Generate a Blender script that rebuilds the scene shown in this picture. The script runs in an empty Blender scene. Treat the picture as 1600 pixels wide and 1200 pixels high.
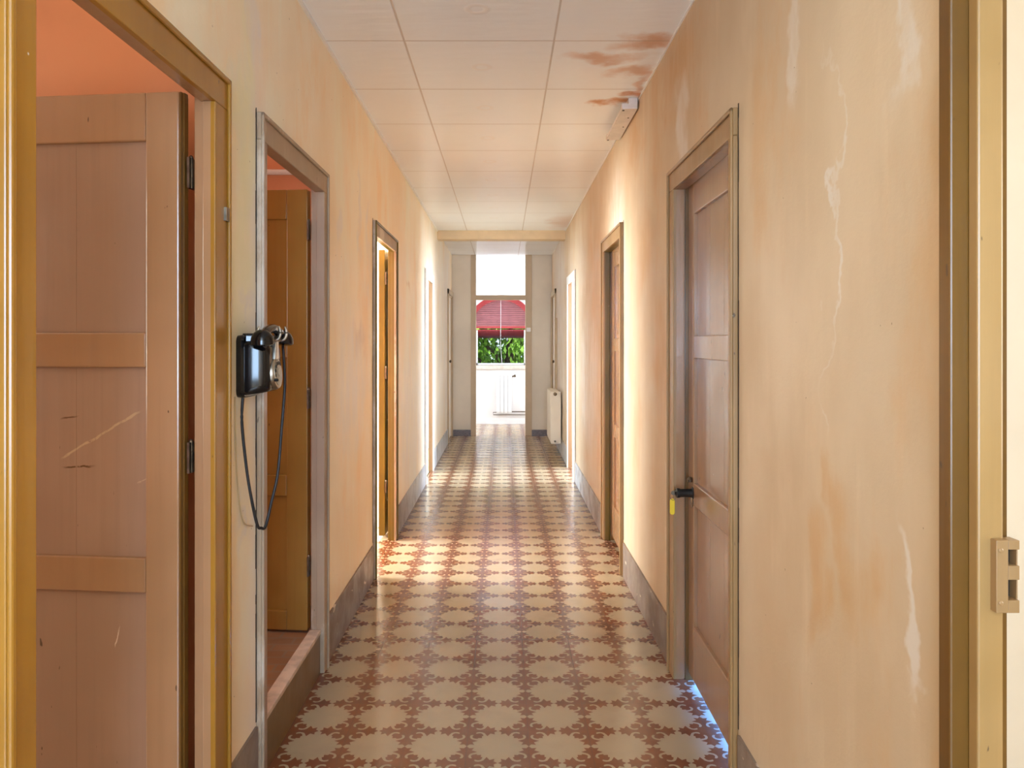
import bpy, bmesh, math, random
from mathutils import Vector, Matrix, geometry
random.seed(7)
R = math.radians
sc = bpy.context.scene
COL = sc.collection
H, F, VX, VY = 1.305, 1225.0, 787.0, 534.0        # eye height, focal length in px, vanishing point
XL, XR, ZC = -0.72, 0.67, 2.51                    # corridor walls and ceiling
TH = 0.04                                         # thin partition

# ------------------------------------------------------------------ camera
cam = bpy.data.cameras.new('camera'); co = bpy.data.objects.new('camera', cam); COL.objects.link(co)
co.location = (0, 0, H); co.rotation_euler = (R(90), 0, 0)
cam.sensor_width = 36; cam.lens = F/1600*36
cam.shift_x = (800-VX)/1600; cam.shift_y = -(600-VY)/1600
cam.clip_start = 0.02; cam.clip_end = 200
sc.camera = co
# ------------------------------------------------------------------ world, sun, window daylight, added fill lamps, exposure
w = bpy.data.worlds.new('world'); sc.world = w; w.use_nodes = True
bg = w.node_tree.nodes['Background']; bg.inputs[0].default_value = (0.78, 0.93, 1.1, 1); bg.inputs[1].default_value = 1.5
sun = bpy.data.lights.new('sun', 'SUN'); sun.energy = 4; sun.angle = R(1.0); sun.color = (1, .95, .85)
so = bpy.data.objects.new('sun', sun); COL.objects.link(so); so.rotation_euler = (R(38), 0, R(-28))
def area(name, loc, dr, sx, sy, power, col, spread=180):
    l = bpy.data.lights.new(name, 'AREA'); l.shape = 'RECTANGLE'; l.size = sx; l.size_y = sy
    l.energy = power; l.color = col; l.spread = R(spread)
    o = bpy.data.objects.new(name, l); COL.objects.link(o); o.location = loc
    o.rotation_euler = Vector(dr).to_track_quat('-Z', 'Z').to_euler(); return o
LIGHTS = [
 # name, location, direction, width, height, power, colour
 ('fill_light_rear',    (-0.02, -2.42, 1.45), (0, 1, 0), 1.2, 1.7, 118, (.58, .84, 1.18)),  # unseen window light added behind the viewer for wide soft front light
 ('daylight_front_right',    (3.2, 0.6, 1.45), (-1, .06, 0), 1.3, 1.3, 38, (1.1, 1.06, .92)),
 ('daylight_orange_room',    (-3.55, 1.0, 1.5), (1, .1, 0), 1.2, 1.3, 22, (1.35, 1.33, 1.1)),
 ('daylight_step_room',      (-3.4, 2.8, 1.7), (1, .0, 0), .8, 1.0, 22, (.75, .78, .75)),
 ('daylight_cream_room',     (-3.4, 5.2, 1.4), (1, -.05, .05), 1.5, 1.6, 330, (1.03, 1.08, 1.08)),
 ('daylight_left_back_room', (-3.4, 8.2, 1.4), (1, .0, 0), 1.3, 1.5, 180, (.88, 1.10, 1.32)),
 ('daylight_lit_gap_room',   (3.3, 2.9, 1.2), (-1, .0, -.1), 1.3, 1.5, 800, (.06, .26, 1.0)),
 ('daylight_right_back_room',(3.3, 8.0, 1.4), (-1, -.35, 0), 1.4, 1.5, 240, (.92, 1.14, 1.48)),
 ('fill_light_end_left',  (-2.35, 11.7, 1.5), (1, 0, -.1), .9, 1.5, 50, (.95, 1.05, 1.25)),  # unseen side window added to brighten the end room
 ('fill_light_end_right', (2.35, 11.7, 1.5), (-1, 0, -.1), .9, 1.5, 50, (.95, 1.05, 1.25)),  # matching unseen window on the right, also added as fill
]
for a in LIGHTS: area(*a)
sc.view_settings.view_transform = 'Standard'; sc.view_settings.look = 'None'
sc.view_settings.gamma = 1; sc.view_settings.use_curve_mapping = False
sc.view_settings.exposure = 0.2
try:
    sc.cycles.use_denoising = True; sc.cycles.max_bounces = 14; sc.cycles.diffuse_bounces = 8
    sc.cycles.sample_clamp_indirect = 6; sc.cycles.caustics_reflective = False; sc.cycles.caustics_refractive = False
except Exception: pass

# ------------------------------------------------------------------ node helpers
class NT:
    def __init__(s, name):
        s.m = bpy.data.materials.new(name); s.m.use_nodes = True; s.t = s.m.node_tree
        s.b = s.t.nodes['Principled BSDF']; s.geo = s.n('ShaderNodeNewGeometry').outputs['Position']
    def n(s, typ, **kw):
        o = s.t.nodes.new(typ)
        for k, v in kw.items(): setattr(o, k, v)
        return o
    def put(s, inp, v):
        if hasattr(v, 'is_linked') or hasattr(v, 'node'): s.t.links.new(v, inp)
        elif isinstance(v, (tuple, list)):
            inp.default_value = (*v, 1) if len(inp.default_value) == 4 and len(v) == 3 else v
        else: inp.default_value = v
    def math(s, op, a, b=0.0, c=None, clamp=False):
        o = s.n('ShaderNodeMath', operation=op, use_clamp=clamp); s.put(o.inputs[0], a); s.put(o.inputs[1], b)
        if c is not None: s.put(o.inputs[2], c)
        return o.outputs[0]
    def vmath(s, op, a, b=None, c=None):
        o = s.n('ShaderNodeVectorMath', operation=op); s.put(o.inputs[0], a)
        if b is not None: s.put(o.inputs[1], b)
        if c is not None: s.put(o.inputs[2], c)
        return o.outputs['Value'] if op in ('LENGTH', 'DOT_PRODUCT', 'DISTANCE') else o.outputs[0]
    def noise(s, scale, detail=4, vec=None, stretch=None, rough=.55, color=False):
        v = s.geo if vec is None else vec
        if stretch: v = s.vmath('MULTIPLY', v, stretch)
        o = s.n('ShaderNodeTexNoise'); s.put(o.inputs['Vector'], v); o.inputs['Scale'].default_value = scale
        o.inputs['Detail'].default_value = detail; o.inputs['Roughness'].default_value = rough
        return o.outputs['Color' if color else 'Fac']
    def ramp(s, v, a, b, lo=0.0, hi=1.0, smooth=True):
        o = s.n('ShaderNodeMapRange', clamp=True); o.interpolation_type = 'SMOOTHSTEP' if smooth else 'LINEAR'
        s.put(o.inputs[0], v)
        for i, q in enumerate((a, b, lo, hi)): s.put(o.inputs[i+1], q)
        return o.outputs[0]
    def mix(s, f, a, b):
        o = s.n('ShaderNodeMix', data_type='RGBA'); s.put(o.inputs[0], f); s.put(o.inputs[6], a); s.put(o.inputs[7], b)
        return o.outputs[2]
    def bump(s, h, strength, dist=.01):
        o = s.n('ShaderNodeBump'); o.inputs['Strength'].default_value = strength; o.inputs['Distance'].default_value = dist
        s.put(o.inputs['Height'], h); s.put(s.b.inputs['Normal'], o.outputs[0])
    def sep(s, v=None):
        o = s.n('ShaderNodeSeparateXYZ'); s.put(o.inputs[0], s.geo if v is None else v); return o.outputs
    def done(s, col=None, rough=None, spec=None, coat=None):
        if col is not None: s.put(s.b.inputs['Base Color'], col)
        if rough is not None: s.put(s.b.inputs['Roughness'], rough)
        if spec is not None: s.put(s.b.inputs['Specular IOR Level'], spec)
        if coat is not None: s.b.inputs['Coat Weight'].default_value = coat; s.b.inputs['Coat Roughness'].default_value = .12
        return s.m

def simple(name, col, rough=.5, var=.12, scale=6, bump=0.0, metal=0.0, spec=None, stretch=None):
    t = NT(name); c2 = tuple(x*(1-var) for x in col)
    n = t.noise(scale, 4, stretch=stretch)
    if bump: t.bump(n, bump)
    t.b.inputs['Metallic'].default_value = metal
    return t.done(t.mix(t.ramp(n, .35, .65), c2, col), rough, spec)

def wood_paint(name, col, dark, rough=.32, specks=True, scratches=(), spec=.5, wear=None):
    t = NT(name)
    grain = t.noise(38, 5, stretch=(1, 1, .045)); big = t.noise(2.2, 3)
    c = t.mix(t.ramp(big, .3, .7), dark, col)
    c = t.mix(t.ramp(grain, .42, .75, 0, .35), c, tuple(x*.72 for x in col))
    if wear:
        wn = t.noise(3.2, 6, stretch=(1, 1, .5), rough=.7)
        c = t.mix(t.ramp(wn, .5, .62), c, wear)
    if specks:
        v = t.n('ShaderNodeTexVoronoi'); t.put(v.inputs['Vector'], t.geo); v.inputs['Scale'].default_value = 9
        sp = t.math('MULTIPLY', t.ramp(v.outputs['Distance'], .012, .03, 1, 0), t.ramp(t.noise(7, 2), .52, .56))
        c = t.mix(sp, c, (.75, .68, .55))
        ch = t.math('MULTIPLY', t.ramp(t.noise(60, 2, stretch=(1, 1, .3)), .74, .77), .8)
        c = t.mix(ch, c, (.06, .035, .02))
    for (x0, z0, x1, z1, wd, cc) in scratches:      # a scratch between two points of the leaf's own face
        L = math.hypot(x1-x0, z1-z0); dx, dz = (x1-x0)/L, (z1-z0)/L
        tc = t.vmath('ADD', t.geo, t.vmath('MULTIPLY', t.noise(30, 2, color=True), (.012, 0, .012)))
        p = t.vmath('SUBTRACT', tc, (x0+.006, 0, z0+.006))
        al = t.vmath('DOT_PRODUCT', p, (dx, 0, dz)); ac = t.math('ABSOLUTE', t.vmath('DOT_PRODUCT', p, (-dz, 0, dx)))
        m = t.math('MULTIPLY', t.ramp(ac, wd*.5, wd, 1, 0), t.math('MULTIPLY', t.ramp(al, 0, .02), t.ramp(al, L-.03, L, 1, 0)))
        m = t.math('MULTIPLY', m, t.ramp(t.noise(90, 3), .3, .5))
        c = t.mix(m, c, cc)
    t.bump(t.math('ADD', t.math('MULTIPLY', grain, .7), t.math('MULTIPLY', t.noise(8, 3), .5)), .16, .006)
    r = t.ramp(t.noise(5, 4), .3, .7, *((rough-.05, .268) if rough < .28 else (rough, rough+.12)))
    return t.done(c, r, spec)

def wall_paint(name, patches, stains, c1=(.66, .52, .355), c2=(.61, .445, .275), extra=()):
    t = NT(name)
    dist = t.vmath('ADD', t.geo, t.vmath('MULTIPLY', t.vmath('SUBTRACT', t.noise(3.5, 5, color=True), (.5, .5, .5)), (.0, .55, .55)))
    cmot = (c1[0]*.98, c1[1]*.76, c1[2]*.52)
    n1 = t.noise(1.6, 6, stretch=(1, 1, .55)); st = t.noise(9, 4, stretch=(1, 1, .12))
    c = t.mix(t.ramp(n1, .36, .66), c1, c2)
    c = t.mix(t.ramp(t.noise(2.6, 7, stretch=(1, 1, .45), rough=.65), .52, .68, 0, .55), c, cmot)
    c = t.mix(t.ramp(t.noise(1.1, 6, stretch=(1, 1, .4), rough=.6), .53, .64, 0, .5), c, tuple(min(.9, x*1.12+.03) for x in c1))
    c = t.mix(t.ramp(st, .55, .78, 0, .4), c, tuple(min(.92, x*1.15+.04) for x in c1))
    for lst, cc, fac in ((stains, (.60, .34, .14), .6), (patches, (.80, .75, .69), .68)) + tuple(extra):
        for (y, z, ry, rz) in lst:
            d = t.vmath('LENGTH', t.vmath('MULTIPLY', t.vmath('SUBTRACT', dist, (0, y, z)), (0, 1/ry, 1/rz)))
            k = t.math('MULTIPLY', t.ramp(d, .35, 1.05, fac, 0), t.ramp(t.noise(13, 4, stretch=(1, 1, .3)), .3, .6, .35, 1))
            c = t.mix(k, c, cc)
    # a few small pits
    pit = t.ramp(t.noise(70, 1), .80, .82); c = t.mix(pit, c, (.25, .14, .07))
    t.bump(t.math('ADD', t.noise(22, 5), t.math('MULTIPLY', t.noise(120, 2), .25)), .12, .01)
    return t.done(c, t.ramp(t.noise(4, 3), .3, .7, .42, .6), .5)

M = {}
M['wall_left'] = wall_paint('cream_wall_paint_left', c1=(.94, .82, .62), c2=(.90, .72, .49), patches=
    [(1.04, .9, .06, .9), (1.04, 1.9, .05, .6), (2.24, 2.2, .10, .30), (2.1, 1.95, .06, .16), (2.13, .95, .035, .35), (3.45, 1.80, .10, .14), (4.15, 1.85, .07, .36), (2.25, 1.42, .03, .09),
     (6.1, .7, .9, .8), (7.1, 1.0, .8, 1.1), (8.6, 1.2, 1.1, 1.6), (9.9, 1.2, 1.0, 1.8), (3.9, 1.95, .05, .3), (3.75, 1.12, .5, .42)],  # patches far down the wall paint in glare, the last one a sheen
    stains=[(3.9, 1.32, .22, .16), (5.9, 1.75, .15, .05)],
    extra=(([(2.15, 1.7, .14, .7)], (.84, .80, .50), .7),))  # olive tint puts green light reflected from outside into the wall colour
M['wall_right'] = wall_paint('cream_wall_paint_right',
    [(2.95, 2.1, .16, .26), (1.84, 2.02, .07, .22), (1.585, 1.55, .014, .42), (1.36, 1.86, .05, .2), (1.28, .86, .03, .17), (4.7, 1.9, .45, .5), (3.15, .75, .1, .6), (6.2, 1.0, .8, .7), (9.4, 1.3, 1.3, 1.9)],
    [(1.50, .92, .10, .15), (1.68, .78, .10, .18), (3.05, 2.36, .5, .14), (3.3, 1.25, .25, .35), (4.0, 2.3, .35, .12), (3.75, 1.7, .3, .3), (1.6, 1.0, .07, .1)])
M['orange'] = simple('orange_wall_paint', (.78, .34, .165), .55, .10, 2.2, .06)
M['white_wall'] = simple('white_plaster', (.82, .80, .77), .55, .06, 2.5, .08)
M['cream_room'] = simple('pale_cream_plaster', (.80, .755, .67), .6, .06, 2.5, .08)
M['beige_wall'] = simple('beige_wall_paint', (.86, .78, .66), .5, .08, 2)
M['beige_trim'] = simple('beige_gloss_trim', (.62, .48, .31), .4, .1, 3)
M['pale_trim'] = simple('pale_beam_paint', (.74, .55, .33), .5, .12, 4)
M['brown'] = wood_paint('brown_door_paint', (.40, .22, .11), (.33, .18, .085), .22, spec=.75)
X1 = lambda px, z=1.87: (px-VX)*z/F
Z1 = lambda py, z=1.87: H+(VY-py)*z/F
M['brown_scratched'] = wood_paint('scratched_brown_door_paint', (.38, .235, .155), (.32, .195, .125), .27,
    scratches=[(X1(62), Z1(725), X1(206), Z1(643), .0035, (.50, .34, .20)), (X1(60), Z1(661), X1(98), Z1(654), .003, (.16, .08, .04)),
               (X1(64), Z1(739), X1(128), Z1(736), .003, (.14, .07, .03)), (X1(156), Z1(1035), X1(166), Z1(990), .002, (.6, .45, .33)),
               (X1(190), Z1(765), X1(225), Z1(748), .002, (.5, .33, .2))])
M['ochre'] = wood_paint('ochre_frame_paint', (.38, .18, .022), (.30, .135, .016), .26)
M['ochre_light'] = wood_paint('worn_ochre_frame_paint', (.36, .215, .095), (.30, .17, .065), .30)
M['lath'] = wood_paint('pale_ochre_paint', (.42, .25, .095), (.33, .185, .055), .30)
M['yellow_brown'] = wood_paint('yellow_brown_frame_paint', (.15, .095, .004), (.12, .074, .003), .3)
M['dark_ochre'] = wood_paint('dark_ochre_leaf_paint', (.34, .19, .045), (.27, .145, .03), .24)
M['dark_brown'] = wood_paint('dark_brown_paint', (.17, .078, .012), (.13, .058, .010), .3)
M['worn_grey'] = wood_paint('worn_greyish_frame_paint', (.42, .30, .19), (.32, .22, .14), .42, wear=(.56, .46, .36))
M['step_top'] = simple('worn_cream_step', (.68, .52, .40), .5, .3, 14, .1)
M['crack'] = simple('dark_gap', (.05, .025, .012), .9, .4, 40)
M['steel'] = simple('tarnished_steel', (.20, .15, .10), .35, .4, 40, 0, .8)
M['black_bakelite'] = simple('black_bakelite', (.006, .005, .005), .13, .2, 5)
M['chrome'] = simple('aged_nickel', (.42, .38, .32), .3, .3, 20, 0, 1.0)
M['dial_face'] = simple('dial_face_enamel', (.34, .30, .22), .35, .2, 30, 0, .3)
M['cord'] = simple('black_cloth_cord', (.012, .010, .010), .5, .2, 60)
M['wire'] = simple('painted_wire', (.55, .42, .24), .6, .1, 20)
M['yellow_plastic'] = simple('yellow_plastic', (.85, .60, .02), .4, .05, 10)
M['white_enamel'] = simple('white_enamel', (.84, .83, .80), .3, .04, 8)
M['batten'] = simple('aged_white_metal', (.74, .66, .58), .35, .12, 12)
M['black'] = simple('black_hole', (.01, .008, .006), .6, .1, 10)
M['red'] = simple('dusty_red_paint', (.50, .055, .06), .45, .15, 8)
M['red_slat'] = simple('faded_red_slat', (.40, .14, .15), .5, .15, 8)
M['granite'] = simple('dark_speckled_granite', (.22, .15, .12), .3, .75, 120)
M['sill_stone'] = simple('pale_sill_stone', (.70, .60, .50), .5, .15, 20)
M['foliage'] = simple('sunlit_green_leaf', (.25, .48, .05), .5, .55, 3)
M['bark'] = simple('brown_bark', (.12, .08, .05), .9, .3, 12, .4)
M['ground'] = simple('dry_garden_ground', (.30, .26, .14), .9, .3, 3)
t = NT('window_glass'); t.b.inputs['Transmission Weight'].default_value = 1; t.b.inputs['IOR'].default_value = 1.01
M['glass'] = t.done((1, 1, 1), 0.0, .2)

# cement skirting, painted grey brown, scuffed
def skirting_mat():
    t = NT('grey_brown_skirting')
    c = t.mix(t.ramp(t.noise(3, 5), .35, .65), (.17, .115, .085), (.25, .19, .15))
    y = t.sep()[1]
    c = t.mix(t.math('MULTIPLY', t.ramp(y, 5.0, 6.4), t.ramp(t.noise(6, 5), .3, .55, .35, 1)), c, (.52, .54, .56))  # bluish light on the far stretch is put into the colour
    c = t.mix(t.ramp(t.noise(24, 4, stretch=(1, .4, 1)), .66, .7), c, (.62, .52, .42))
    t.bump(t.noise(20, 4), .3); return t.done(c, t.ramp(t.noise(7, 3), .3, .7, .3, .55))
M['skirting'] = skirting_mat()
# plaster ceiling panels with joints, rust stains, wavy satin paint
def ceiling_mat():
    t = NT('ceiling_panels'); o = t.sep(); x, y = o[0], o[1]
    def joint(v, off, wdt):
        fr = t.math('FRACT', t.math('DIVIDE', t.math('SUBTRACT', v, off-60), .6))
        d = t.math('MINIMUM', fr, t.math('SUBTRACT', 1.0, fr)); return t.ramp(d, wdt*.4, wdt, 1, 0)
    jy = joint(y, 3.14, .009); jx = joint(x, -.398, .009); j = t.math('MAXIMUM', jx, jy)
    c = t.mix(t.ramp(t.noise(1.3, 5), .35, .65), (.87, .90, .935), (.90, .93, .955))
    dist = t.vmath('ADD', t.geo, t.vmath('MULTIPLY', t.vmath('SUBTRACT', t.noise(5, 5, color=True), (.5, .5, .5)), (.35, .35, 0)))
    for (cx, cy, rx, ry, ff) in ((.62, 3.16, .16, .10, .8), (.42, 3.33, .2, .07, .75), (.57, 3.5, .14, .07, .7), (.54, 3.95, .07, .07, 1.0), (.62, 3.83, .09, .06, 1.0), (.66, 3.75, .05, .3, .6), (.62, 7.9, .2, .5, .5)):
        d = t.vmath('LENGTH', t.vmath('MULTIPLY', t.vmath('SUBTRACT', dist, (cx, cy, 0)), (1/rx, 1/ry, 0)))
        c = t.mix(t.ramp(d, .2, 1.2, ff, 0), c, (.58, .25, .08))
    c = t.mix(t.math('MULTIPLY', j, .55), c, (.36, .24, .16))
    # round plaster bosses of the panels
    fr = t.math('FRACT', t.math('DIVIDE', t.math('SUBTRACT', y, 3.14-60), .6))
    py = t.math('MULTIPLY', t.math('SUBTRACT', fr, .5), .6); px = t.math('ADD', x, .096)
    rr = t.math('SQRT', t.math('ADD', t.math('MULTIPLY', px, px), t.math('MULTIPLY', py, py)))
    ring = t.math('MULTIPLY', t.ramp(rr, .018, .032), t.ramp(rr, .036, .052, 1, 0))
    hgt = t.math('ADD', t.math('MULTIPLY', t.noise(5.5, 2, stretch=(.6, 2, 1)), 1.0), t.math('MULTIPLY', ring, .25))
    hgt = t.math('SUBTRACT', hgt, t.math('MULTIPLY', j, .5))
    t.bump(hgt, .22, .02)
    c = t.mix(t.math('MULTIPLY', ring, .35), c, (.86, .8, .74))
    return t.done(c, .30, .45)
M['ceiling'] = ceiling_mat()
# cement tiles
TX, TY, TS = -.119, 2.428, .2
def tile_mat(name, ca, cb, cworn, stain):
    t = NT(name); o = t.sep()
    u = t.math('DIVIDE', t.math('SUBTRACT', o[0], TX-20), TS); v = t.math('DIVIDE', t.math('SUBTRACT', o[1], TY-20), TS)
    cx = t.n('ShaderNodeCombineXYZ'); t.put(cx.inputs[0], t.math('FLOOR', u)); t.put(cx.inputs[1], t.math('FLOOR', v))
    wn = t.n('ShaderNodeTexWhiteNoise'); t.put(wn.inputs[0], cx.outputs[0])
    c = t.mix(wn.outputs['Value'], ca, cb)
    c = t.mix(t.ramp(t.noise(9, 6), .48, .72, 0, .5), c, cworn)
    c = t.mix(t.math('MULTIPLY', t.ramp(t.noise(13, 3), .70, .76), stain), c, (.20, .12, .06))
    fu = t.math('FRACT', u); fv = t.math('FRACT', v)
    du = t.math('MINIMUM', fu, t.math('SUBTRACT', 1.0, fu)); dv = t.math('MINIMUM', fv, t.math('SUBTRACT', 1.0, fv))
    lu = t.n('ShaderNodeTexWhiteNoise', noise_dimensions='1D'); t.put(lu.inputs['W'], t.math('ROUND', u))
    lv = t.n('ShaderNodeTexWhiteNoise', noise_dimensions='1D'); t.put(lv.inputs['W'], t.math('ROUND', v))
    g = t.math('MAXIMUM', t.math('MULTIPLY', t.ramp(du, .004, .010, 1, 0), t.ramp(lu.outputs['Value'], 0, 1, .35, .95)),
               t.math('MULTIPLY', t.ramp(dv, .004, .010, 1, 0), t.ramp(lv.outputs['Value'], .2, 1, .05, .95)))
    mid = t.math('MULTIPLY', t.ramp(t.math('ABSOLUTE', t.math('ADD', o[0], .119)), .0011, .002, 1, 0), .85)
    mid2 = t.math('MULTIPLY', t.ramp(t.math('ABSOLUTE', t.math('SUBTRACT', o[0], .081)), .0011, .002, 1, 0), .7)
    g = t.math('MAXIMUM', g, t.math('MAXIMUM', mid, mid2))
    c = t.mix(g, c, (.13, .05, .03))
    t.bump(t.math('SUBTRACT', t.math('ADD', t.noise(4, 3), t.math('MULTIPLY', t.noise(40, 3), .12)), t.math('MULTIPLY', g, .3)), .05, .01)
    return t.done(c, t.ramp(t.noise(6, 5), .3, .7, .15, .26), .9)
M['tile_cream'] = tile_mat('cream_cement_tile', (.47, .36, .22), (.41, .315, .195), (.36, .27, .17), .5)
M['tile_red'] = tile_mat('red_brown_cement_inlay', (.20, .055, .018), (.16, .046, .017), (.23, .085, .04), .2)
def terracotta():
    t = NT('terracotta_tiles')
    br = t.n('ShaderNodeTexBrick'); t.put(br.inputs['Vector'], t.geo); br.inputs['Scale'].default_value = 4
    br.inputs['Color1'].default_value = (.32, .15, .07, 1); br.inputs['Color2'].default_value = (.24, .12, .065, 1)
    br.inputs['Mortar'].default_value = (.24, .17, .12, 1); br.inputs['Mortar Size'].default_value = .02
    c = t.mix(t.ramp(t.noise(12, 6, stretch=(.3, 1, 1)), .4, .7, 0, .5), br.outputs[0], (.36, .26, .18)); return t.done(c, .35)
M['terracotta'] = terracotta()

# ------------------------------------------------------------------ mesh helpers
class MB:
    def __init__(s): s.b = bmesh.new(); s.mi = 0
    def box(s, x0, x1, y0, y1, z0, z1, mi=0):
        vs = [s.b.verts.new((x, y, z)) for x in (x0, x1) for y in (y0, y1) for z in (z0, z1)]
        for f in ((0,1,3,2),(4,6,7,5),(0,4,5,1),(2,3,7,6),(0,2,6,4),(1,5,7,3)):
            fc = s.b.faces.new([vs[i] for i in f]); fc.material_index = mi
        return vs
    def prism(s, pts, a0, a1, axis='x', mi=0):
        """closed outline pts (2D), extruded along an axis"""
        def P(p, a): return {'x': (a, p[0], p[1]), 'y': (p[0], a, p[1]), 'z': (p[0], p[1], a)}[axis]
        A = [s.b.verts.new(P(p, a0)) for p in pts]; B = [s.b.verts.new(P(p, a1)) for p in pts]; n = len(pts)
        s.b.faces.new(A).material_index = mi; s.b.faces.new(B[::-1]).material_index = mi
        for i in range(n): s.b.faces.new((A[i], B[i], B[(i+1) % n], A[(i+1) % n])).material_index = mi
    def loft(s, rings, cap=True, mi=0):
        V = [[s.b.verts.new(p) for p in r] for r in rings]; n = len(rings[0])
        for a, b in zip(V, V[1:]):
            for i in range(n): s.b.faces.new((a[i], a[(i+1) % n], b[(i+1) % n], b[i])).material_index = mi
        if cap: s.b.faces.new(V[0][::-1]).material_index = mi; s.b.faces.new(V[-1]).material_index = mi
    def lathe(s, prof, origin, axis, n=24, mi=0):
        """prof: (radius, height along axis)"""
        q = Vector(axis).normalized().to_track_quat('Z', 'Y'); o = Vector(origin); rings = []
        for r, h in prof:
            rings.append([o + q @ Vector((max(r, 1e-4)*math.cos(2*math.pi*i/n), max(r, 1e-4)*math.sin(2*math.pi*i/n), h)) for i in range(n)])
        s.loft(rings, True, mi)
    def tube(s, pts, r, n=8, mi=0):
        pts = [Vector(p) for p in pts]; rings = []
        for i, p in enumerate(pts):
            d = (pts[min(i+1, len(pts)-1)] - pts[max(i-1, 0)]).normalized(); q = d.to_track_quat('Z', 'Y')
            rr = r[i] if isinstance(r, (list, tuple)) else r
            rings.append([p + q @ Vector((rr*math.cos(2*math.pi*k/n), rr*math.sin(2*math.pi*k/n), 0)) for k in range(n)])
        s.loft(rings, True, mi)
    def obj(s, name, mats, parent=None, bevel=0, smooth=False, loc=None):
        bmesh.ops.recalc_face_normals(s.b, faces=s.b.faces)
        me = bpy.data.meshes.new(name); s.b.to_mesh(me); s.b.free()
        for m in (mats if isinstance(mats, (list, tuple)) else [mats]): me.materials.append(M[m])
        o = bpy.data.objects.new(name, me); COL.objects.link(o)
        if parent is not None: o.parent = parent
        if bevel:
            b = o.modifiers.new('bevel', 'BEVEL'); b.width = bevel; b.segments = 2; b.limit_method = 'ANGLE'
        if smooth:
            for p in me.polygons: p.use_smooth = True
        if smooth == 'auto':
            try:
                me.set_sharp_from_angle(angle=R(40))
            except Exception: pass
        return o
def bez(pts, n=8):
    P = [Vector(p) for p in pts]; out = []
    for i in range(len(P)-1):
        a, b, c, d = P[max(i-1, 0)], P[i], P[i+1], P[min(i+2, len(P)-1)]
        for k in range(n):
            t = k/n; out.append(.5*((2*b) + (c-a)*t + (2*a-5*b+4*c-d)*t*t + (3*b-a-3*c+d)*t**3))
    out.append(P[-1]); return out
def at(px, py, y): return Vector(((px-VX)*y/F, y, H+(VY-py)*y/F))
def tag(o, label=None, cat=None, group=None, kind=None):
    if label: o['label'] = label
    if cat: o['category'] = cat
    if group: o['group'] = group
    if kind: o['kind'] = kind
    return o
def struct(o, label=None): return tag(o, label, None, None, 'structure')
def empty(name, loc=(0, 0, 0), rz=0, parent=None):
    o = bpy.data.objects.new(name, None); COL.objects.link(o); o.location = loc; o.rotation_euler = (0, 0, rz)
    o.empty_display_size = .05
    if parent is not None: o.parent = parent
    return o

# ------------------------------------------------------------------ openings (clear opening y range, head height)
HEAD = 1.895
LEFT = dict(L1=(1.185, 1.918), L2=(2.34, 3.085), L3=(4.36, 5.14), L4=(7.19, 7.90), L5=(10.08, 10.84))
RIGHT = dict(R0=(.36, 1.15), R1=(2.29, 3.03), R2=(4.42, 5.16), R3=(7.33, 8.12), R4=(10.05, 10.84))
Y0, YE, YF = -2.4, 10.87, 12.44       # rear wall, end doorway, far window wall

def corridor_wall(name, x0, x1, ops, mat, label):
    m = MB(); y = Y0
    for a, b in sorted(ops.values()):
        m.box(x0, x1, y, a-.012, 0, ZC); m.box(x0, x1, a-.012, b+.012, HEAD+.012, ZC); y = b+.012
    m.box(x0, x1, y, YE+.06, 0, ZC)
    return struct(m.obj(name, mat), label)
corridor_wall('wall_left', XL-TH, XL, LEFT, 'wall_left', 'left corridor wall in patchy peach cream paint with pale filler streaks and painted-in glare')
corridor_wall('wall_right', XR, XR+TH, RIGHT, 'wall_right', 'right corridor wall in patchy peach cream paint with rusty stains')

# floor: cream tiles with inlaid red motif, one mesh
def motif():
    octa = [(.495, 0), (.440, .045), (.450, .120), (.375, .085), (.325, .175), (.300, .120), (.275, .072), (.238, .046), (.190, .036), (.150, .048),
            (.132, .075), (.145, .098), (.175, .084), (.212, .078), (.240, .098), (.252, .125), (.262, .165), (.236, .178), (.240, .240)]
    q = octa + [(b, a) for a, b in octa[-2:0:-1]] 
    pts = []
    for k in range(4):
        c, s_ = math.cos(k*math.pi/2), math.sin(k*math.pi/2)
        pts += [(c*a-s_*b, s_*a+c*b) for a, b in (q if True else [])]
    pts = [p for p in pts]
    tri = geometry.tessellate_polygon([[Vector((a, b, 0)) for a, b in pts]])
    return pts, tri
MP, MT = motif()
def floor_mesh(name, x0, x1, y0, y1, cols, rows, label, z=0.0):
    m = MB(); m.box(x0, x1, y0, y1, -.06, z)
    b = m.b
    for cx in cols:
        for cy in rows:
            for tr in [0]:
                ok = [(cx+a*TS, cy+c*TS) for a, c in MP]
                vs = [b.verts.new((min(max(p[0], x0), x1), min(max(p[1], y0), y1), z+.0005)) for p in ok]
                for i, j, k in MT:
                    A = (vs[i].co-vs[j].co).cross(vs[k].co-vs[j].co).length
                    if A > 1e-9:
                        f = b.faces.new((vs[i], vs[j], vs[k])); f.material_index = 1; f.normal_update()
                        if f.normal.z < 0: f.normal_flip()
    me = bpy.data.meshes.new(name); b.to_mesh(me); b.free(); me.materials.append(M['tile_cream']); me.materials.append(M['tile_red'])
    o = bpy.data.objects.new(name, me); COL.objects.link(o); return struct(o, label)
rows = [TY+.2*k for k in range(-12, 51)]
floor_mesh('floor', XL-.02, .80, Y0, YF+.1, [TX+.2*k for k in range(-3, 5)], rows, 'patterned cement tile floor, red leaf crosses on cream')
floor_mesh('floor_left_room', -3.6, XL-.0205, 3.5, 7.1, [TX-.025+.2*k for k in range(-5, -2)], [TY+.07+.2*k for k in range(8, 16)], 'cement tile floor inside the bright third left room')
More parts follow.
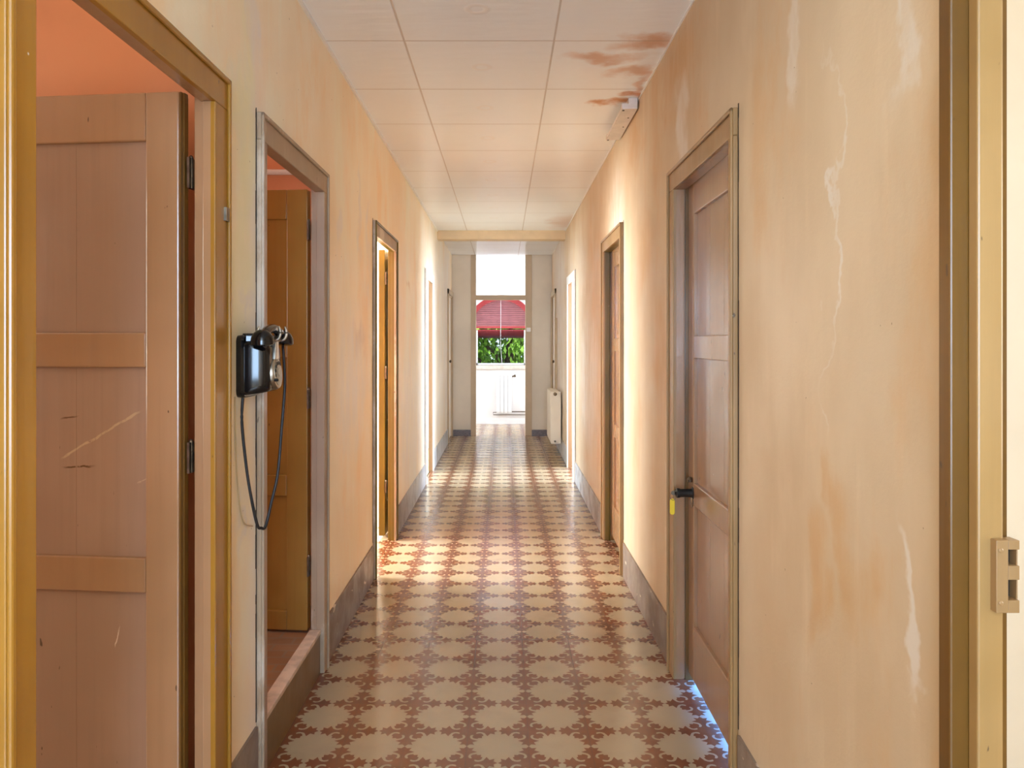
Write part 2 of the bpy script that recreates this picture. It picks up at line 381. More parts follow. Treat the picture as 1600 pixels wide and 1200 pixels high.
m = MB(); m.box(-3.7, XL-.03, -1.5, 2.15, -.06, 0); m.box(-3.6, XL-.03, 7.1, 12.5, -.06, 0)
m.box(.80, 3.6, -2.4, 12.5, -.06, 0); struct(m.obj('floor_side_rooms', 'tile_cream'), 'plain floor of the side rooms')
m = MB(); m.box(-3.5, XL-TH, 2.19, 3.5, -.05, .148); struct(m.obj('floor_step_room', 'terracotta'), 'raised terracotta floor behind the second left doorway')

m = MB(); m.box(-3.8, 3.8, Y0-.1, YF+.2, ZC, ZC+.1); struct(m.obj('ceiling', 'ceiling'), 'ceiling of square plaster panels with rusty stains')
m = MB(); m.box(XL, XR, 8.48, 8.66, 2.415, ZC); struct(m.obj('trim_1', 'pale_trim', bevel=.004), 'peach painted beam across the corridor ceiling')

m = MB(); m.box(XL, XL+.010, Y0, 8.48, ZC-.014, ZC); struct(m.obj('trim_3', 'white_enamel'), 'thin pale strip where the left wall meets the ceiling')
m = MB(); m.box(XR-.005, XR, Y0, 8.48, ZC-.008, ZC); struct(m.obj('trim_4', 'white_enamel'), 'thin pale strip where the right wall meets the ceiling')
# skirtings
def skirt(name, x0, x1, ops, label):
    m = MB(); y = Y0
    spans = []
    for a, b in sorted(ops.values()): spans.append((y, a-.068)); y = b+.068
    for a, b in spans:
        if b-a > .05: 
            n = max(2, int((b-a)/.12)); ys = [a+(b-a)*i/n for i in range(n+1)]
            for p, q in zip(ys, ys[1:]): m.box(x0, x1, p, q, 0, .19)
    return struct(m.obj(name, 'skirting'), label)
skirt('baseboard_left', XL, XL+.008, LEFT, 'grey brown cement skirting along the left wall')
skirt('baseboard_right', XR-.008, XR, RIGHT, 'grey brown cement skirting along the right wall')

# rooms behind the side walls
def slab(name, pieces, mat, label):
    m = MB()
    for p in pieces: m.box(*p)
    return struct(m.obj(name, mat), label)
def yhole(x0, x1, y0, y1, hy0, hy1, hz0, hz1, z0=0):   # wall in the YZ plane with a window hole
    return [(x0, x1, y0, hy0, z0, ZC), (x0, x1, hy1, y1, z0, ZC), (x0, x1, hy0, hy1, z0, hz0), (x0, x1, hy0, hy1, hz1, ZC)]
slab('wall_orange_room', yhole(-3.7, -3.6, -1.5, 2.15, .4, 1.6, .85, 2.15) + [(-3.7, XL-TH, 2.15, 2.19, 0, ZC), (-3.7, XL-TH, -1.6, -1.5, 0, ZC)], 'orange', 'orange walls of the first left room')
slab('wall_step_room', yhole(-3.5, -3.4-.02, 2.19, 3.5, 2.4, 3.2, 1.2, 2.2) + [(-3.5, XL-TH, 3.44, 3.5, 0, ZC)], 'orange', 'orange walls behind the second left doorway')
slab('wall_bright_room', yhole(-3.6, -3.5, 3.5, 7.1, 4.45, 5.95, .6, 2.2) + [(-3.6, XL-TH, 7.04, 7.1, 0, ZC)], 'cream_room', 'pale cream walls of the bright third left room')
slab('wall_left_back_room', yhole(-3.6, -3.5, 7.1, 10.9, 7.5, 8.8, .65, 2.15) + [(-3.6, XL-TH, 9.6, 9.66, 0, ZC)], 'white_wall', 'white walls of the fourth left room')
slab('wall_front_right_room', yhole(3.3, 3.4, -1.5, 1.95, -.05, 1.25, .8, 2.1) + [(XR+TH, 3.4, 1.85, 1.95, 0, ZC), (XR+TH, 3.4, -1.6, -1.5, 0, ZC)], 'cream_room', 'cream walls of the nearest right room')
slab('wall_gap_room', yhole(3.4, 3.5, 1.95, 4.0, 2.25, 3.55, .45, 1.95) + [(XR+TH, 3.5, 3.94, 4.0, 0, ZC)], 'white_wall', 'white walls behind the closed right door')
slab('wall_right_middle_room', [(3.4, 3.5, 4.0, 6.6, 0, ZC), (XR+TH, 3.5, 6.55, 6.6, 0, ZC)], 'cream_room', 'cream walls behind the second closed right door')
slab('wall_right_back_room', yhole(3.4, 3.5, 6.6, 9.7, 7.3, 8.7, .65, 2.15) + [(XR+TH, 3.5, 9.6, 9.7, 0, ZC)], 'white_wall', 'white walls of the back right room')
# rear of the corridor, with an unseen window added for front light
slab('wall_rear', [(XL, XR, Y0-.1, Y0, 0, .55), (XL, XR, Y0-.1, Y0, 2.35, ZC), (XL-.02, XL+.08, Y0-.1, Y0, .55, 2.35), (XR-.08, XR+.02, Y0-.1, Y0, .55, 2.35)], 'white_wall', 'corridor wall behind the viewer')

# ------------------------------------------------------------------ doors
def leaf_mesh(parent, W, z0, z1, T, mat, loc, ang, label, sub_mat=None, planks=True, flip=False):
    """leaf: local x along the width from the hinge, local y = thickness with the seen face at y=T"""
    r = [(z0, .235 if z0 < .1 else .235), (.690, .775), (1.2425, 1.3275), (z1-.118, z1)]
    m = MB(); st = .085
    m.box(0, st, 0, T, z0, z1); m.box(W-st, W, 0, T, z0, z1)
    for a, b in r: m.box(st, W-st, 0, T, a, b)
    o = m.obj('door_leaf', mat, parent, bevel=.0035); o.location = loc; o.rotation_euler = (0, 0, ang); o['label'] = label
    for (a, b) in ((r[0][1], r[1][0]), (r[1][1], r[2][0]), (r[2][1], r[3][0])):
        p = MB(); n = 6; xs = [st + (W-2*st)*i/n for i in range(n+1)]
        for i in range(n): p.box(xs[i]-(0 if i else .004), xs[i+1]+(0 if i < n-1 else .004), .012, T-.014-(.0003 if i % 2 else 0), a-.004, b+.004)
        p.obj('panel', sub_mat or mat, o)
    return o
def hinge(parent, x, y, z, mat='steel', h=.075):
    m = MB(); m.lathe([(.0065, -h/2), (.0065, -h/6), (.0052, -h/6), (.0052, -h/6+.001), (.0065, -h/6+.002), (.0065, h/6), (.0052, h/6+.001), (.0065, h/6+.002), (.0065, h/2), (.004, h/2+.006), (.001, h/2+.008)], (x, y, z), (0, 0, 1), 12)
    m.box(x-.003, x+.003, y-.018, y+.018, z-h/2, z+h/2)
    m.obj('hinge', mat, parent, smooth='auto')
def jag(m, x0, x1, y, z0, z1, w, seed):
    rr = random.Random(seed); z = z0
    while z < z1:
        dz = rr.uniform(.02, .10); ww = w*rr.uniform(.25, 1.0); m.box(x0, x1, y-ww, y+ww*.3, z, min(z+dz, z1)); z += dz
def door(name, side, ya, yb, label, frame='ochre', face=None, jamb=None, aw=.060, pro=.015, depth=None, far_aw=None, bead=True, seed=1, z_floor=0.0, head=HEAD, outer=1.975, crack=True):
    s = -1 if side == 'L' else 1; xw = XL if side == 'L' else XR
    root = struct(empty(name, (0, 0, 0)), label)
    def X(d): return xw + s*d             # d>0 goes away from the corridor, d<0 into it
    def bx(m, d0, d1, a, b, c, d_, mi=0): m.box(min(X(d0), X(d1)), max(X(d0), X(d1)), a, b, c, d_, mi)
    dep = depth or TH; fa = far_aw or aw
    m = MB(); bx(m, -.005, dep, ya-.014, ya, 0, head); m.obj('near_jamb', jamb or frame, root, bevel=.002)
    m = MB(); bx(m, -.005, dep*.42, yb, yb+.014, 0, head); bx(m, dep*.42, dep, yb+.008, yb+.022, 0, head+.02)
    m.obj('far_jamb', jamb or frame, root, bevel=.002)
    if dep > .05:
        m = MB(); bx(m, .032, dep, yb-.003, yb+.0082, 0, head+.01); m.obj('rebate', 'dark_brown', root)
    m = MB(); bx(m, -.005, dep*.6, ya-.014, yb+.014, head, head+.014); bx(m, dep*.6, dep, ya-.014, yb+.02, head+.010, head+.028)
    m.obj('door_head', jamb or frame, root, bevel=.002)
    fm = face or frame
    m = MB(); bx(m, 0, -pro, ya-aw, ya, 0, head); bx(m, 0, -pro, yb, yb+fa, 0, head); bx(m, 0, -pro, ya-aw, yb+fa, head, outer)
    m.obj('architrave', fm, root, bevel=.003)
    if bead:
        m = MB(); q = .014
        bx(m, -pro+.001, -pro-.008, ya-aw, ya-aw+q, 0, outer); bx(m, -pro+.001, -pro-.008, yb+fa-q, yb+fa, 0, outer); bx(m, -pro+.001, -pro-.008, ya-aw, yb+fa, outer-q, outer)
        m.obj('moulding', frame, root, bevel=.004)
    if crack:
        m = MB(); a0, a1 = sorted((X(-.0015), X(.001)))
        jag(m, a0-.0, a1, ya-aw-.001, .2, outer+.01, .006, seed); jag(m, a0, a1, yb+fa+.004, .2, outer, .005, seed+5)
        m.obj('edge_crack', 'crack', root)
    return root

# door 1, open into the orange room, leaf square to the corridor
d1 = door('door_1', 'L', *LEFT['L1'], 'nearest left doorway with ochre frame and open scratched brown leaf', 'ochre', 'ochre', aw=.074, far_aw=.095, jamb='brown', seed=3)
lf = leaf_mesh(d1, .74, .02, 1.915, .05, 'brown', (-.786, 1.958, 0), R(174), 'brown panelled leaf with long diagonal scratches, open into the orange room', 'brown_scratched')
m = MB(); m.box(-.004, 0, .012, .046, .02, 1.915); m.box(-.008, -.004, .020, .036, .02, 1.915); m.obj('lipping', 'dark_brown', lf)
for z in (.18, 1.02, 1.72): hinge(d1, -.772, 1.936, z)
m = MB(); m.box(XL+.012, XL+.022, 1.975, 1.998, 1.61, 1.645); m.obj('latch_catch', 'steel', d1, bevel=.001)
# door 2, step and open leaf
d2 = door('door_2', 'L', *LEFT['L2'], 'second left doorway with worn greyish frame and raised threshold', 'worn_grey', 'worn_grey', aw=.060, far_aw=.06, seed=11)
lf = leaf_mesh(d2, .72, .158, 1.91, .04, 'dark_ochre', (-.775, 3.150, 0), R(175), 'brown panelled leaf open above the raised terracotta floor')
for z in (.42, 1.08, 1.745): hinge(d2, -.769, 3.095, z)
m = MB(); m.box(XL-TH-.004, XL+.001, LEFT['L2'][0], LEFT['L2'][1], .155, .172); m.obj('threshold', 'step_top', d2, bevel=.003)
m = MB(); m.box(XL-TH, XL-.002, LEFT['L2'][0], LEFT['L2'][1], 0, .155); m.obj('riser', 'dark_brown', d2)
# door 3, leaf folded back into the bright room
d3 = door('door_3', 'L', *LEFT['L3'], 'third left doorway with yellow brown frame opening on a bright room', 'yellow_brown', 'worn_grey', aw=.05, far_aw=.055, jamb='yellow_brown', seed=21)
lf = leaf_mesh(d3, .74, .02, 1.915, .04, 'yellow_brown', (-.788, 5.19, 0), R(89), 'yellow brown leaf folded back against the room wall')
for z in (.35, 1.1, 1.72): hinge(d3, -.775, 5.165, z)
d4 = door('door_4', 'L', *LEFT['L4'], 'fourth left doorway, brown jamb in white wall', 'brown', 'white_enamel', aw=.05, far_aw=.05, jamb='brown', bead=False, seed=31)
# door 5 closed beige, by the end wall
def flat_door(name, side, ya, yb, label):
    s = -1 if side == 'L' else 1; xw = XL if side == 'L' else XR
    root = struct(empty(name), label)
    def bx(m, d0, d1, a, b, c, d_): m.box(min(xw+s*d0, xw+s*d1), max(xw+s*d0, xw+s*d1), a, b, c, d_)
    m = MB(); bx(m, 0, -.02, ya-.06, ya, 0, 1.985); bx(m, 0, -.02, yb, yb+.02, 0, 1.985); bx(m, 0, -.02, ya-.06, yb+.02, 1.92, 1.985); m.obj('architrave', 'beige_trim', root, bevel=.003)
    m = MB(); bx(m, .012, .038, ya-.008, yb+.008, .01, 1.905); m.obj('door_leaf', 'beige_wall', root)
    k = MB(); k.lathe([(.008, 0), (.008, .03), (.018, .035), (.02, .045), (.012, .055)], (xw+s*.012, ya+.06, 1.05), (-s, 0, 0), 14); k.obj('door_knob', 'steel', root, smooth='auto')
flat_door('door_5', 'L', *LEFT['L5'], 'closed beige door at the end of the left wall')
flat_door('door_6', 'R', *RIGHT['R4'], 'closed beige door above the radiator at the end of the right wall')
# right side
d0 = door('door_7', 'R', *RIGHT['R0'], 'nearest right doorway, ochre frame with lock keep at the picture edge', 'dark_brown', 'dark_brown', aw=.05, far_aw=.032, jamb='dark_brown', depth=.066, bead=False, seed=41)
m = MB(); m.box(.681, .718, 1.126, 1.15, 0, 1.9); m.obj('stop_lath', 'lath', d0, bevel=.003)
# rim lock keep: box with two mouths
m = MB(); kx0, kx1, ky0, ky1 = .699, .732, 1.112, 1.135; kz0, kz1 = .920, 1.023
m.box(kx0, kx0+.017, ky0, ky1, kz0, kz1); m.box(kx1-.002, kx1, ky0+.004, ky1, kz0, kz1)
for a, b in ((kz0, .938), (.967, .987), (1.010, kz1)): m.box(kx0+.017, kx1, ky0, ky1, a, b)
m.box(kx0+.017, kx1, ky1-.003, ky1, kz0, kz1, 1)
kp = m.obj('lock_keep', ['ochre_light', 'black'], d0, bevel=.0008); kp['label'] = 'painted metal lock keep with two square mouths'
m = MB()
for z in (.934, 1.009): m.lathe([(.0035, 0), (.0035, .001), (.002, .002)], (kx0+.006, ky0, z), (0, -1, 0), 12)
m.obj('screw', 'ochre_light', kp)
def right_leaf(root, ya, yb, xa, xb, mat, label):
    ang = math.atan2(yb-ya, xb-xa); T = .036
    return leaf_mesh(root, math.hypot(yb-ya, xb-xa), .030, 1.903, T, mat, (xa+T*math.sin(ang), ya-T*math.cos(ang), 0), ang, label)
d8 = door('door_8', 'R', *RIGHT['R1'], 'nearest closed right door, brown, with key in its lock and light beneath', 'ochre_light', 'ochre_light', aw=.052, far_aw=.09, jamb='brown', depth=.066, seed=51)
lf = right_leaf(d8, 2.297, 3.026, .706, .713, 'brown', 'brown panelled leaf standing slightly ajar')
lf.data.materials[0] = M['brown']
m = MB(); m.lathe([(.024, 0), (.024, .006), (.016, .010), (.015, .052), (.018, .056), (.018, .066), (.010, .070)], (.718, 2.955, .735), (-1, 0, 0), 20)
k = m.obj('door_knob', 'black', d8, smooth='auto'); k['label'] = 'dark metal lock knob'
m = MB(); m.lathe([(.020, 0), (.020, .008), (.012, .012)], (.718, 2.962, .700), (-1, 0, 0), 16); m.lathe([(.01, 0), (.012, .01), (.004, .02)], (.705, 2.965, .775), (0, 0, 1), 10); m.obj('escutcheon', 'steel', d8, smooth='auto')
d9 = door('door_9', 'R', *RIGHT['R2'], 'second closed right door, brown panelled, further down the corridor', 'ochre_light', 'ochre_light', aw=.04, far_aw=.08, jamb='yellow_brown', depth=.066, seed=61)
right_leaf(d9, 4.43, 5.154, .705, .712, 'brown', 'brown panelled closed leaf')
d10 = door('door_10', 'R', *RIGHT['R3'], 'open brown doorway on the right beside the ceiling beam', 'brown', 'white_enamel', aw=.05, far_aw=.05, jamb='brown', bead=False, seed=71)

# key with ring and yellow tag, hanging in the lock
ky = tag(empty('key', (.648, 2.955, .735)), 'small key hanging from the right door lock with a yellow plastic tag', 'key')
m = MB(); m.box(-.004, .008, -.0012, .0012, -.004, .004); m.lathe([(.009, -.0012), (.009, .0012)], (-.008, 0, 0), (0, 1, 0), 16); m.obj('key_bow', 'steel', ky)
m = MB(); m.tube([(-.010+.011*math.cos(a*.35), .011*math.sin(a*.35)*.5, -.014+.012*math.sin(a*.35)) for a in range(19)], .0009, 6); m.obj('key_ring', 'steel', ky)
m = MB()
out = [(-.0125+.009*math.cos(a), -.030+.009*math.sin(a)) for a in [math.pi*i/8 for i in range(9)]] + [(-.0125+.009*math.cos(a), -.073+.009*math.sin(a)) for a in [math.pi+math.pi*i/8 for i in range(9)]]
m.prism(out, -.002, .002, 'y'); o = m.obj('key_tag', 'yellow_plastic', ky, bevel=.0008); o['label'] = 'yellow plastic tag'

# ------------------------------------------------------------------ end of the corridor
e = struct(empty('wall_end'), 'beige end wall with open doorway to the window room')
m = MB(); m.box(XL, -.455, YE, YE+.07, 0, ZC); m.box(.39, XR, YE, YE+.07, 0, ZC); m.obj('wall_panel', 'beige_wall', e)
m = MB(); m.box(-.455, -.383, YE-.012, YE+.082, 0, ZC); m.box(.300, .390, YE-.012, YE+.082, 0, ZC); m.box(-.383, .300, YE-.010, YE+.08, 1.885, 1.95); m.obj('door_posts', 'beige_trim', e, bevel=.004)
m = MB(); m.box(XL+.02, -.455, YE-.014, YE, 0, .085); m.box(.39, XR, YE-.014, YE, 0, .085); m.obj('granite_skirting', 'granite', e)
ls = tag(empty('light_switch', (.345, YE-.012, 1.472)), 'small white light switch on the right post of the end doorway', 'light switch')
m = MB(); m.box(-.03, .03, -.010, 0, -.028, .028); m.obj('switch_plate', 'white_enamel', ls, bevel=.003)
m = MB(); m.box(-.012, .012, -.014, -.009, -.016, .016); m.obj('rocker', 'white_enamel', ls, bevel=.001)
# far room
wx0, wx1, wr, wcx, wz, ws = -.60, .52, .56, -.04, 1.49, .933
def arch_wall():
    m = MB(); y0, y1 = YF, YF+.22
    m.box(-2.4, wx0, y0, y1, 0, ZC); m.box(wx1, 2.4, y0, y1, 0, ZC); m.box(wx0, wx1, y0, y1, 0, ws)
    N = 20
    for i in range(N):
        a0, a1 = math.pi*i/N, math.pi*(i+1)/N
        xa, xb = wcx+wr*math.cos(a0), wcx+wr*math.cos(a1); za, zb = wz+wr*math.sin(a0), wz+wr*math.sin(a1)
        m.prism([(xa, za), (xa, ZC), (xb, ZC), (xb, zb)], y0, y1, 'y')
    return struct(m.obj('wall_back', 'white_wall'), 'white back wall of the end room around the arched window')
arch_wall()
slab('wall_end_room_sides', yhole(-2.5, -2.4, YE+.07, YF+.2, 11.25, 12.15, .75, 2.25) + yhole(2.4, 2.5, YE+.07, YF+.2, 11.25, 12.15, .75, 2.25) +
     [(-2.5, XL-TH, YE, YE+.07, 0, ZC), (XR+TH, 2.5, YE, YE+.07, 0, ZC)], 'white_wall', 'white side walls of the end room')  # side openings out of view, added for the fill lamps
m = MB(); m.box(-2.4, 2.4, YF-.012, YF, 0, .08); struct(m.obj('baseboard_back', 'white_enamel'), 'white skirting below the radiator of the end room')
m = MB(); m.box(wx0-.04, wx1+.04, YF-.05, YF+.2, ws-.06, ws); struct(m.obj('trim_2', 'sill_stone', bevel=.004), 'pale stone sill of the arched window')
win = struct(empty('window_1'), 'arched window of the end room with trees outside')
m = MB(); m.box(-.455, -.415, YF+.12, YF+.16, ws, wz); m.box(.325, .365, YF+.12, YF+.16, ws, wz); m.box(-.60, .52, YF+.12, YF+.16, ws, ws+.03); m.obj('window_frame', 'white_enamel', win)
m = MB(); m.box(-.415, .325, YF+.138, YF+.142, ws+.03, wz); m.obj('window_pane', 'glass', win)
# red arched shutter
sh = tag(empty('window_shutter'), 'faded red slatted shutter half lowered in the arched window', 'shutter')
m = MB(); N = 20; ri = wr-.075
for i in range(N):
    a0, a1 = math.pi*i/N, math.pi*(i+1)/N
    m.prism([(wcx+wr*math.cos(a0), wz+wr*math.sin(a0)), (wcx+wr*math.cos(a1), wz+wr*math.sin(a1)), (wcx+ri*math.cos(a1), wz+ri*math.sin(a1)), (wcx+ri*math.cos(a0), wz+ri*math.sin(a0))], YF+.17, YF+.21, 'y')
m.obj('shutter_frame', 'red', sh)
z = 1.56
k = 0
while z < 2.02:
    hw = math.sqrt(max(ri*ri-max(z-wz, 0)**2, .0))
    s_ = MB(); vs = s_.box(wcx-hw, wcx+hw, YF+.178, YF+.200, z, z+.021)
    for v in vs: v.co.z += (.008 if v.co.y > YF+.19 else -.004)
    s_.obj('slat', 'red_slat', sh); z += .0300; k += 1
m = MB(); m.box(wx0+.03, wx1-.03, YF+.175, YF+.205, 1.40, 1.50); m.box(wx0+.03, wx1-.03, YF+.175, YF+.205, 1.52, 1.555); m.obj('bottom_rail', 'red', sh)
m = MB(); m.box(wx0+.03, wx1-.03, YF+.165, YF+.215, 1.365, 1.40); m.obj('rail_cap', 'red_slat', sh)
m = MB(); m.tube(bez([(-.045, YF+.10, 2.03), (-.046, YF+.10, 1.6), (-.05, YF+.10, 1.3), (-.035, YF+.10, 1.05), (-.03, YF+.08, .96), (-.07, YF+.05, .94)], 6), .0035, 6); o = m.obj('pull_cord', 'white_enamel', sh, smooth=True); o['label'] = 'thin white pull cord'

# radiators
def radiator(name, loc, rz, n, pitch, hgt, dpt, mat, label, z0):
    r = tag(empty(name, loc, rz), label, 'radiator')
    for i in range(n):
        m = MB(); x = i*pitch
        m.box(x+.004, x+pitch-.004, -dpt, -dpt+.012, z0+.02, z0+hgt-.01); m.box(x+pitch*.35, x+pitch*.65, -dpt+.012, -.025, z0+.01, z0+hgt-.015)
        m.box(x+.008, x+pitch-.008, -.034, -.024, z0+.02, z0+hgt-.02); m.box(x+.004, x+pitch-.004, -dpt+.006, -.022, z0+hgt-.035, z0+hgt)
        m.box(x+.006, x+pitch-.006, -dpt+.006, -.022, z0, z0+.035)
        m.obj('fin', mat, r, bevel=.003)
    return r
rd = radiator('radiator', (-.116, YF-.005, 0), 0, 4, .0605, .61, .08, 'white_enamel', 'white column radiator below the arched window', .18)
m = MB(); m.lathe([(.012, 0), (.012, .03), (.02, .032), (.02, .06)], (.248, -.05, .755), (1, 0, .25), 12); m.obj('valve', 'steel', rd, smooth='auto')
m = MB(); m.tube([(.245, -.045, .20), (.28, -.045, .20), (1.2, -.03, .20)], .008, 8); m.tube([(0.0, -.045, .19), (-.05, -.045, .19), (-.05, -.03, .15), (1.2, -.03, .15)], .006, 8); m.obj('supply_pipe', 'steel', rd, smooth='auto')
rd2 = radiator('radiator', (XR-.005, 9.68, 0), R(-90), 10, .072, .59, .13, 'beige_wall', 'beige radiator hung on the right wall near the end doorway', .14)
m = MB(); m.tube([(.0, -.06, .68), (-.03, -.06, .68), (-.03, -.01, .68), (-.03, -.01, 1.6)], .008, 8); m.obj('supply_pipe', 'beige_trim', rd2, smooth='auto')
m = MB(); m.box(.722, .734, -.125, -.012, .14, .735); m.obj('end_cheek', 'beige_wall', rd2, bevel=.003)
m = MB(); m.lathe([(.010, 0), (.012, .02), (.02, .022), (.02, .05), (.008, .055)], (.728, -.08, .71), (1, 0, 0), 14); m.obj('valve', 'steel', rd2, smooth='auto')
m = MB(); m.lathe([(.010, 0), (.012, .02), (.012, .03)], (.728, -.08, .17), (1, 0, 0), 14); m.obj('drain_plug', 'steel', rd2, smooth='auto')

# ------------------------------------------------------------------ fluorescent batten
bt = tag(empty('ceiling_light', (0, 0, 0)), 'empty white fluorescent batten fixed in the ceiling corner above the right wall', 'light fitting')
m = MB(); m.prism([(.617, ZC), (.662, ZC), (.662, ZC-.054), (.612, ZC-.054), (.617, ZC-.03)], 3.874, 4.476, 'y'); m.obj('housing', 'batten', bt, bevel=.002)
m = MB(); m.box(.588, .616, 3.90, 4.45, ZC-.054, ZC-.050); m.box(.585, .589, 3.90, 4.45, ZC-.054, ZC-.040); m.obj('reflector', 'batten', bt)
for y0 in (3.874, 4.446):
    m = MB(); m.box(.584, .618, y0, y0+.03, ZC-.055, ZC-.026); h_ = m.obj('lamp_holder', 'batten', bt, bevel=.003)
    m = MB(); m.box(.590, .600, y0+.016, y0+.031, ZC-.0565, ZC-.050); m.obj('socket', 'black', h_)
for yy in (4.03, 4.2):
    m = MB(); m.lathe([(.004, 0), (.004, .002), (.002, .003)], (.64, yy, ZC-.054), (0, 0, -1), 10); m.obj('screw', 'steel', bt)

# ------------------------------------------------------------------ wall telephone
ph = tag(empty('wall_telephone', (XL, 2.185, 1.16)), 'old black rotary telephone mounted on the left wall between two doorways', 'telephone')
def rrect(x, cy, cz, hy, hz, r, n=5):
    out = []
    for sy, sz, a0 in ((1, 1, 0), (-1, 1, 90), (-1, -1, 180), (1, -1, 270)):
        for i in range(n+1):
            a = R(a0+90*i/n); out.append((x, cy+sy*(hy-r)+r*math.cos(a), cz+sz*(hz-r)+r*math.sin(a)))
    return out
m = MB(); m.loft([rrect(.0, 0, .078, .076, .084, .018), rrect(.014, 0, .078, .078, .086, .02), rrect(.020, 0, .078, .074, .082, .018)]); m.obj('back_plate', 'black_bakelite', ph, smooth='auto')
m = MB(); m.loft([rrect(.016, 0, .073, .070, .074, .016), rrect(.035, 0, .074, .070, .073, .018), rrect(.055, 0, .074, .066, .070, .022), rrect(.074, 0, .074, .061, .066, .025), rrect(.083, 0, .074, .052, .057, .026)])
m.loft([rrect(.010, 0, .150, .055, .018, .008), rrect(.05, 0, .150, .050, .018, .008), rrect(.078, 0, .148, .028, .014, .008)])
body = m.obj('housing', 'black_bakelite', ph, smooth='auto')
m = MB(); m.lathe([(.046, -.004), (.046, .004), (.043, .010), (.040, .011)], (.080, 0, .058), (1, 0, .10), 36); dl = m.obj('dial', 'chrome', ph, smooth='auto')
m = MB(); m.lathe([(.037, .009), (.036, .0125), (.012, .0135), (.010, .016)], (.080, 0, .058), (1, 0, .10), 36); m.obj('dial_plate', 'dial_face', dl, smooth='auto')
m = MB()
for i in range(10):
    a = R(60+27*i); m.lathe([(.0052, 0), (.0052, .0012)], (.0925, .027*math.cos(a), .0595+.027*math.sin(a)), (1, 0, .10), 12)
m.obj('finger_hole', 'black', dl)
m = MB(); m.lathe([(.004, 0), (.004, .010), (.002, .012)], (.091, -.036, .040), (1, 0, 0), 8); m.obj('finger_stop', 'black', dl)
m = MB(); m.prism([(-.020, .095), (.020, .095), (.011, .150), (-.011, .150)], .076, .090, 'x'); m.obj('front_neck', 'chrome', ph, bevel=.003)
m = MB()
for sy in (-1, 1):
    for dx in (.052, .098): m.tube(bez([(.075, sy*.030, .150), (dx, sy*.030, .152), (dx+(.008 if dx > .07 else -.008), sy*.030, .168), (dx+(.004 if dx > .07 else -.004), sy*.030, .188)], 5), [.0055]*12+[.0048, .004, .003, .002], 8)
m.box(.06, .09, -.034, .034, .146, .153); m.obj('cradle', 'chrome', ph, smooth='auto')
hs = MB(); hx = .076
hs.tube(bez([(hx, -.085, .160), (hx, -.055, .174), (hx, 0, .182), (hx, .055, .174), (hx, .092, .160)], 7), [.012, .0115] + [.0128]*26 + [.012], 14)
hand = hs.obj('handset', 'black_bakelite', ph, smooth=True)
for nm, yy, tilt in (('earpiece', -.094, -.18), ('mouthpiece', .100, .20)):
    m = MB(); m.lathe([(.004, .020), (.013, .018), (.022, .011), (.0285, .000), (.031, -.011), (.031, -.019), (.027, -.022), (.010, -.023)], (hx, yy, .158), (0, tilt*.6, 1), 28); m.obj(nm, 'black_bakelite', hand, smooth='auto')
cp = [at(374, 612, 2.13), at(378, 660, 2.13), at(385, 730, 2.14), at(393, 780, 2.15), at(402, 820, 2.17), at(408, 825, 2.18), at(415, 822, 2.20), at(424, 785, 2.22), at(434, 740, 2.24), at(440, 670, 2.26), at(445, 600, 2.275), at(448, 552, 2.285)]
cp = [p - Vector((XL, 2.185, 1.16)) for p in cp]; cp[-1] = Vector((hx, .102, .134)); cp[0] = Vector((.012, -.055, .0))
m = MB(); m.tube(bez(cp, 6), .0042, 8); o = m.obj('cord', 'cord', ph, smooth=True); o['label'] = 'hanging black cord'
m = MB(); wp = [at(366, 620, 2.095), at(369, 700, 2.10), at(374, 770, 2.12), at(382, 815, 2.16), at(400, 822, 2.24)]
wp = [Vector((XL+.002, p.y, p.z)) for p in wp]; m.tube(bez(wp, 6), .0022, 6); tag(m.obj('telephone_wire', 'wire'), 'thin painted wire clipped to the left wall below the black telephone', 'wire')

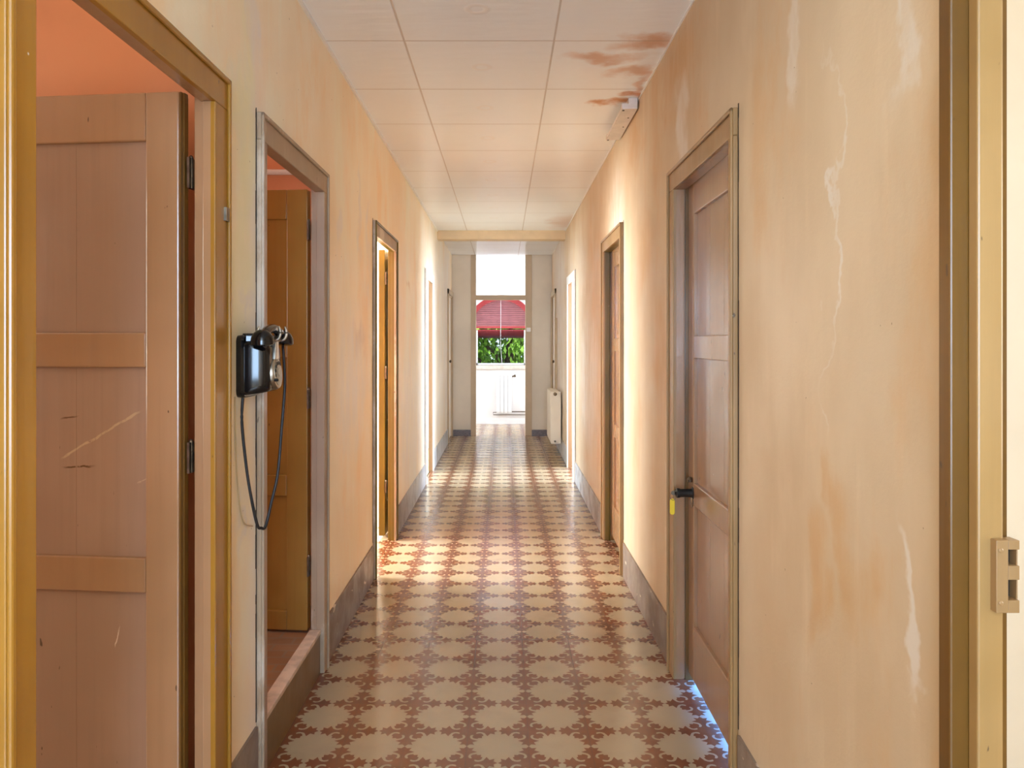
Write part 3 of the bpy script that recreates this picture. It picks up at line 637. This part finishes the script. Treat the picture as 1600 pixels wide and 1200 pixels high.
# curtain rail seen inside the second left room
m = MB(); pz = H+(VY-261)*3.3/F; m.tube([(-2.2, 3.40, pz), (-.80, 3.40, pz)], .012, 10); m.box(-1.4, -1.38, 3.38, 3.445, pz-.01, pz+.01)
tag(m.obj('curtain_rail', 'white_enamel'), 'white rail on the orange wall above the second left door leaf', 'rail')

# ------------------------------------------------------------------ garden
m = MB(); m.box(-40, 40, YF+.25, 60, -3.1, -3.0); struct(m.obj('ground', 'ground'), 'garden ground outside the window')
def tree(x, y, h, rad, n, label, seed):
    rr = random.Random(seed); r = tag(empty('tree', (x, y, -3.0)), label, 'tree', None)
    m = MB(); m.tube([(0, 0, 0), (.1, 0, h*.3), (0, .1, h*.6), (.1, 0, h*.85)], [.22, .17, .12, .05], 10)
    for k in range(6):
        a = rr.uniform(0, 6.28); m.tube([(.05, .05, h*(.35+.06*k)), (rad*.6*math.cos(a), rad*.6*math.sin(a), h*(.5+.06*k))], [.07, .02], 6)
    m.obj('trunk', 'bark', r)
    m = MB(); cl = []
    for k in range(110):
        a, b, q = rr.uniform(0, 6.28), rr.uniform(-1, 1), rr.uniform(.55, 1)
        c = math.sqrt(1-b*b); cl.append((rad*q*c*math.cos(a), rad*q*c*math.sin(a), h*.62+h*.36*b*q))
    for k in range(n):
        c = rr.choice(cl); p = Vector(c) + Vector((rr.gauss(0, .26), rr.gauss(0, .26), rr.gauss(0, .20)))
        q = Vector((rr.gauss(0, 1), rr.gauss(0, 1), rr.gauss(0, 1)+.6)).to_track_quat('Z', 'Y'); s_ = rr.uniform(.05, .09)
        v = [m.b.verts.new(p + q @ Vector(o)) for o in ((-s_*.5, 0, 0), (0, -s_, .01), (s_*.5, 0, 0), (0, s_, .01))]
        m.b.faces.new(v)
    m.obj('crown', 'foliage', r)
tree(.1, 17.5, 6.2, 2.0, 22000, 'nearest leafy green tree, straight behind the arched window', 3)
tree(-5.0, 19.0, 6.6, 2.1, 9000, 'leafy green tree outside, left of the arched window', 5)
tree(5.2, 18.6, 6.4, 2.1, 9000, 'leafy green tree outside, right of the arched window', 7)
tree(.3, 25.0, 8.4, 2.5, 12000, 'taller green tree far behind the nearest one outside', 9)
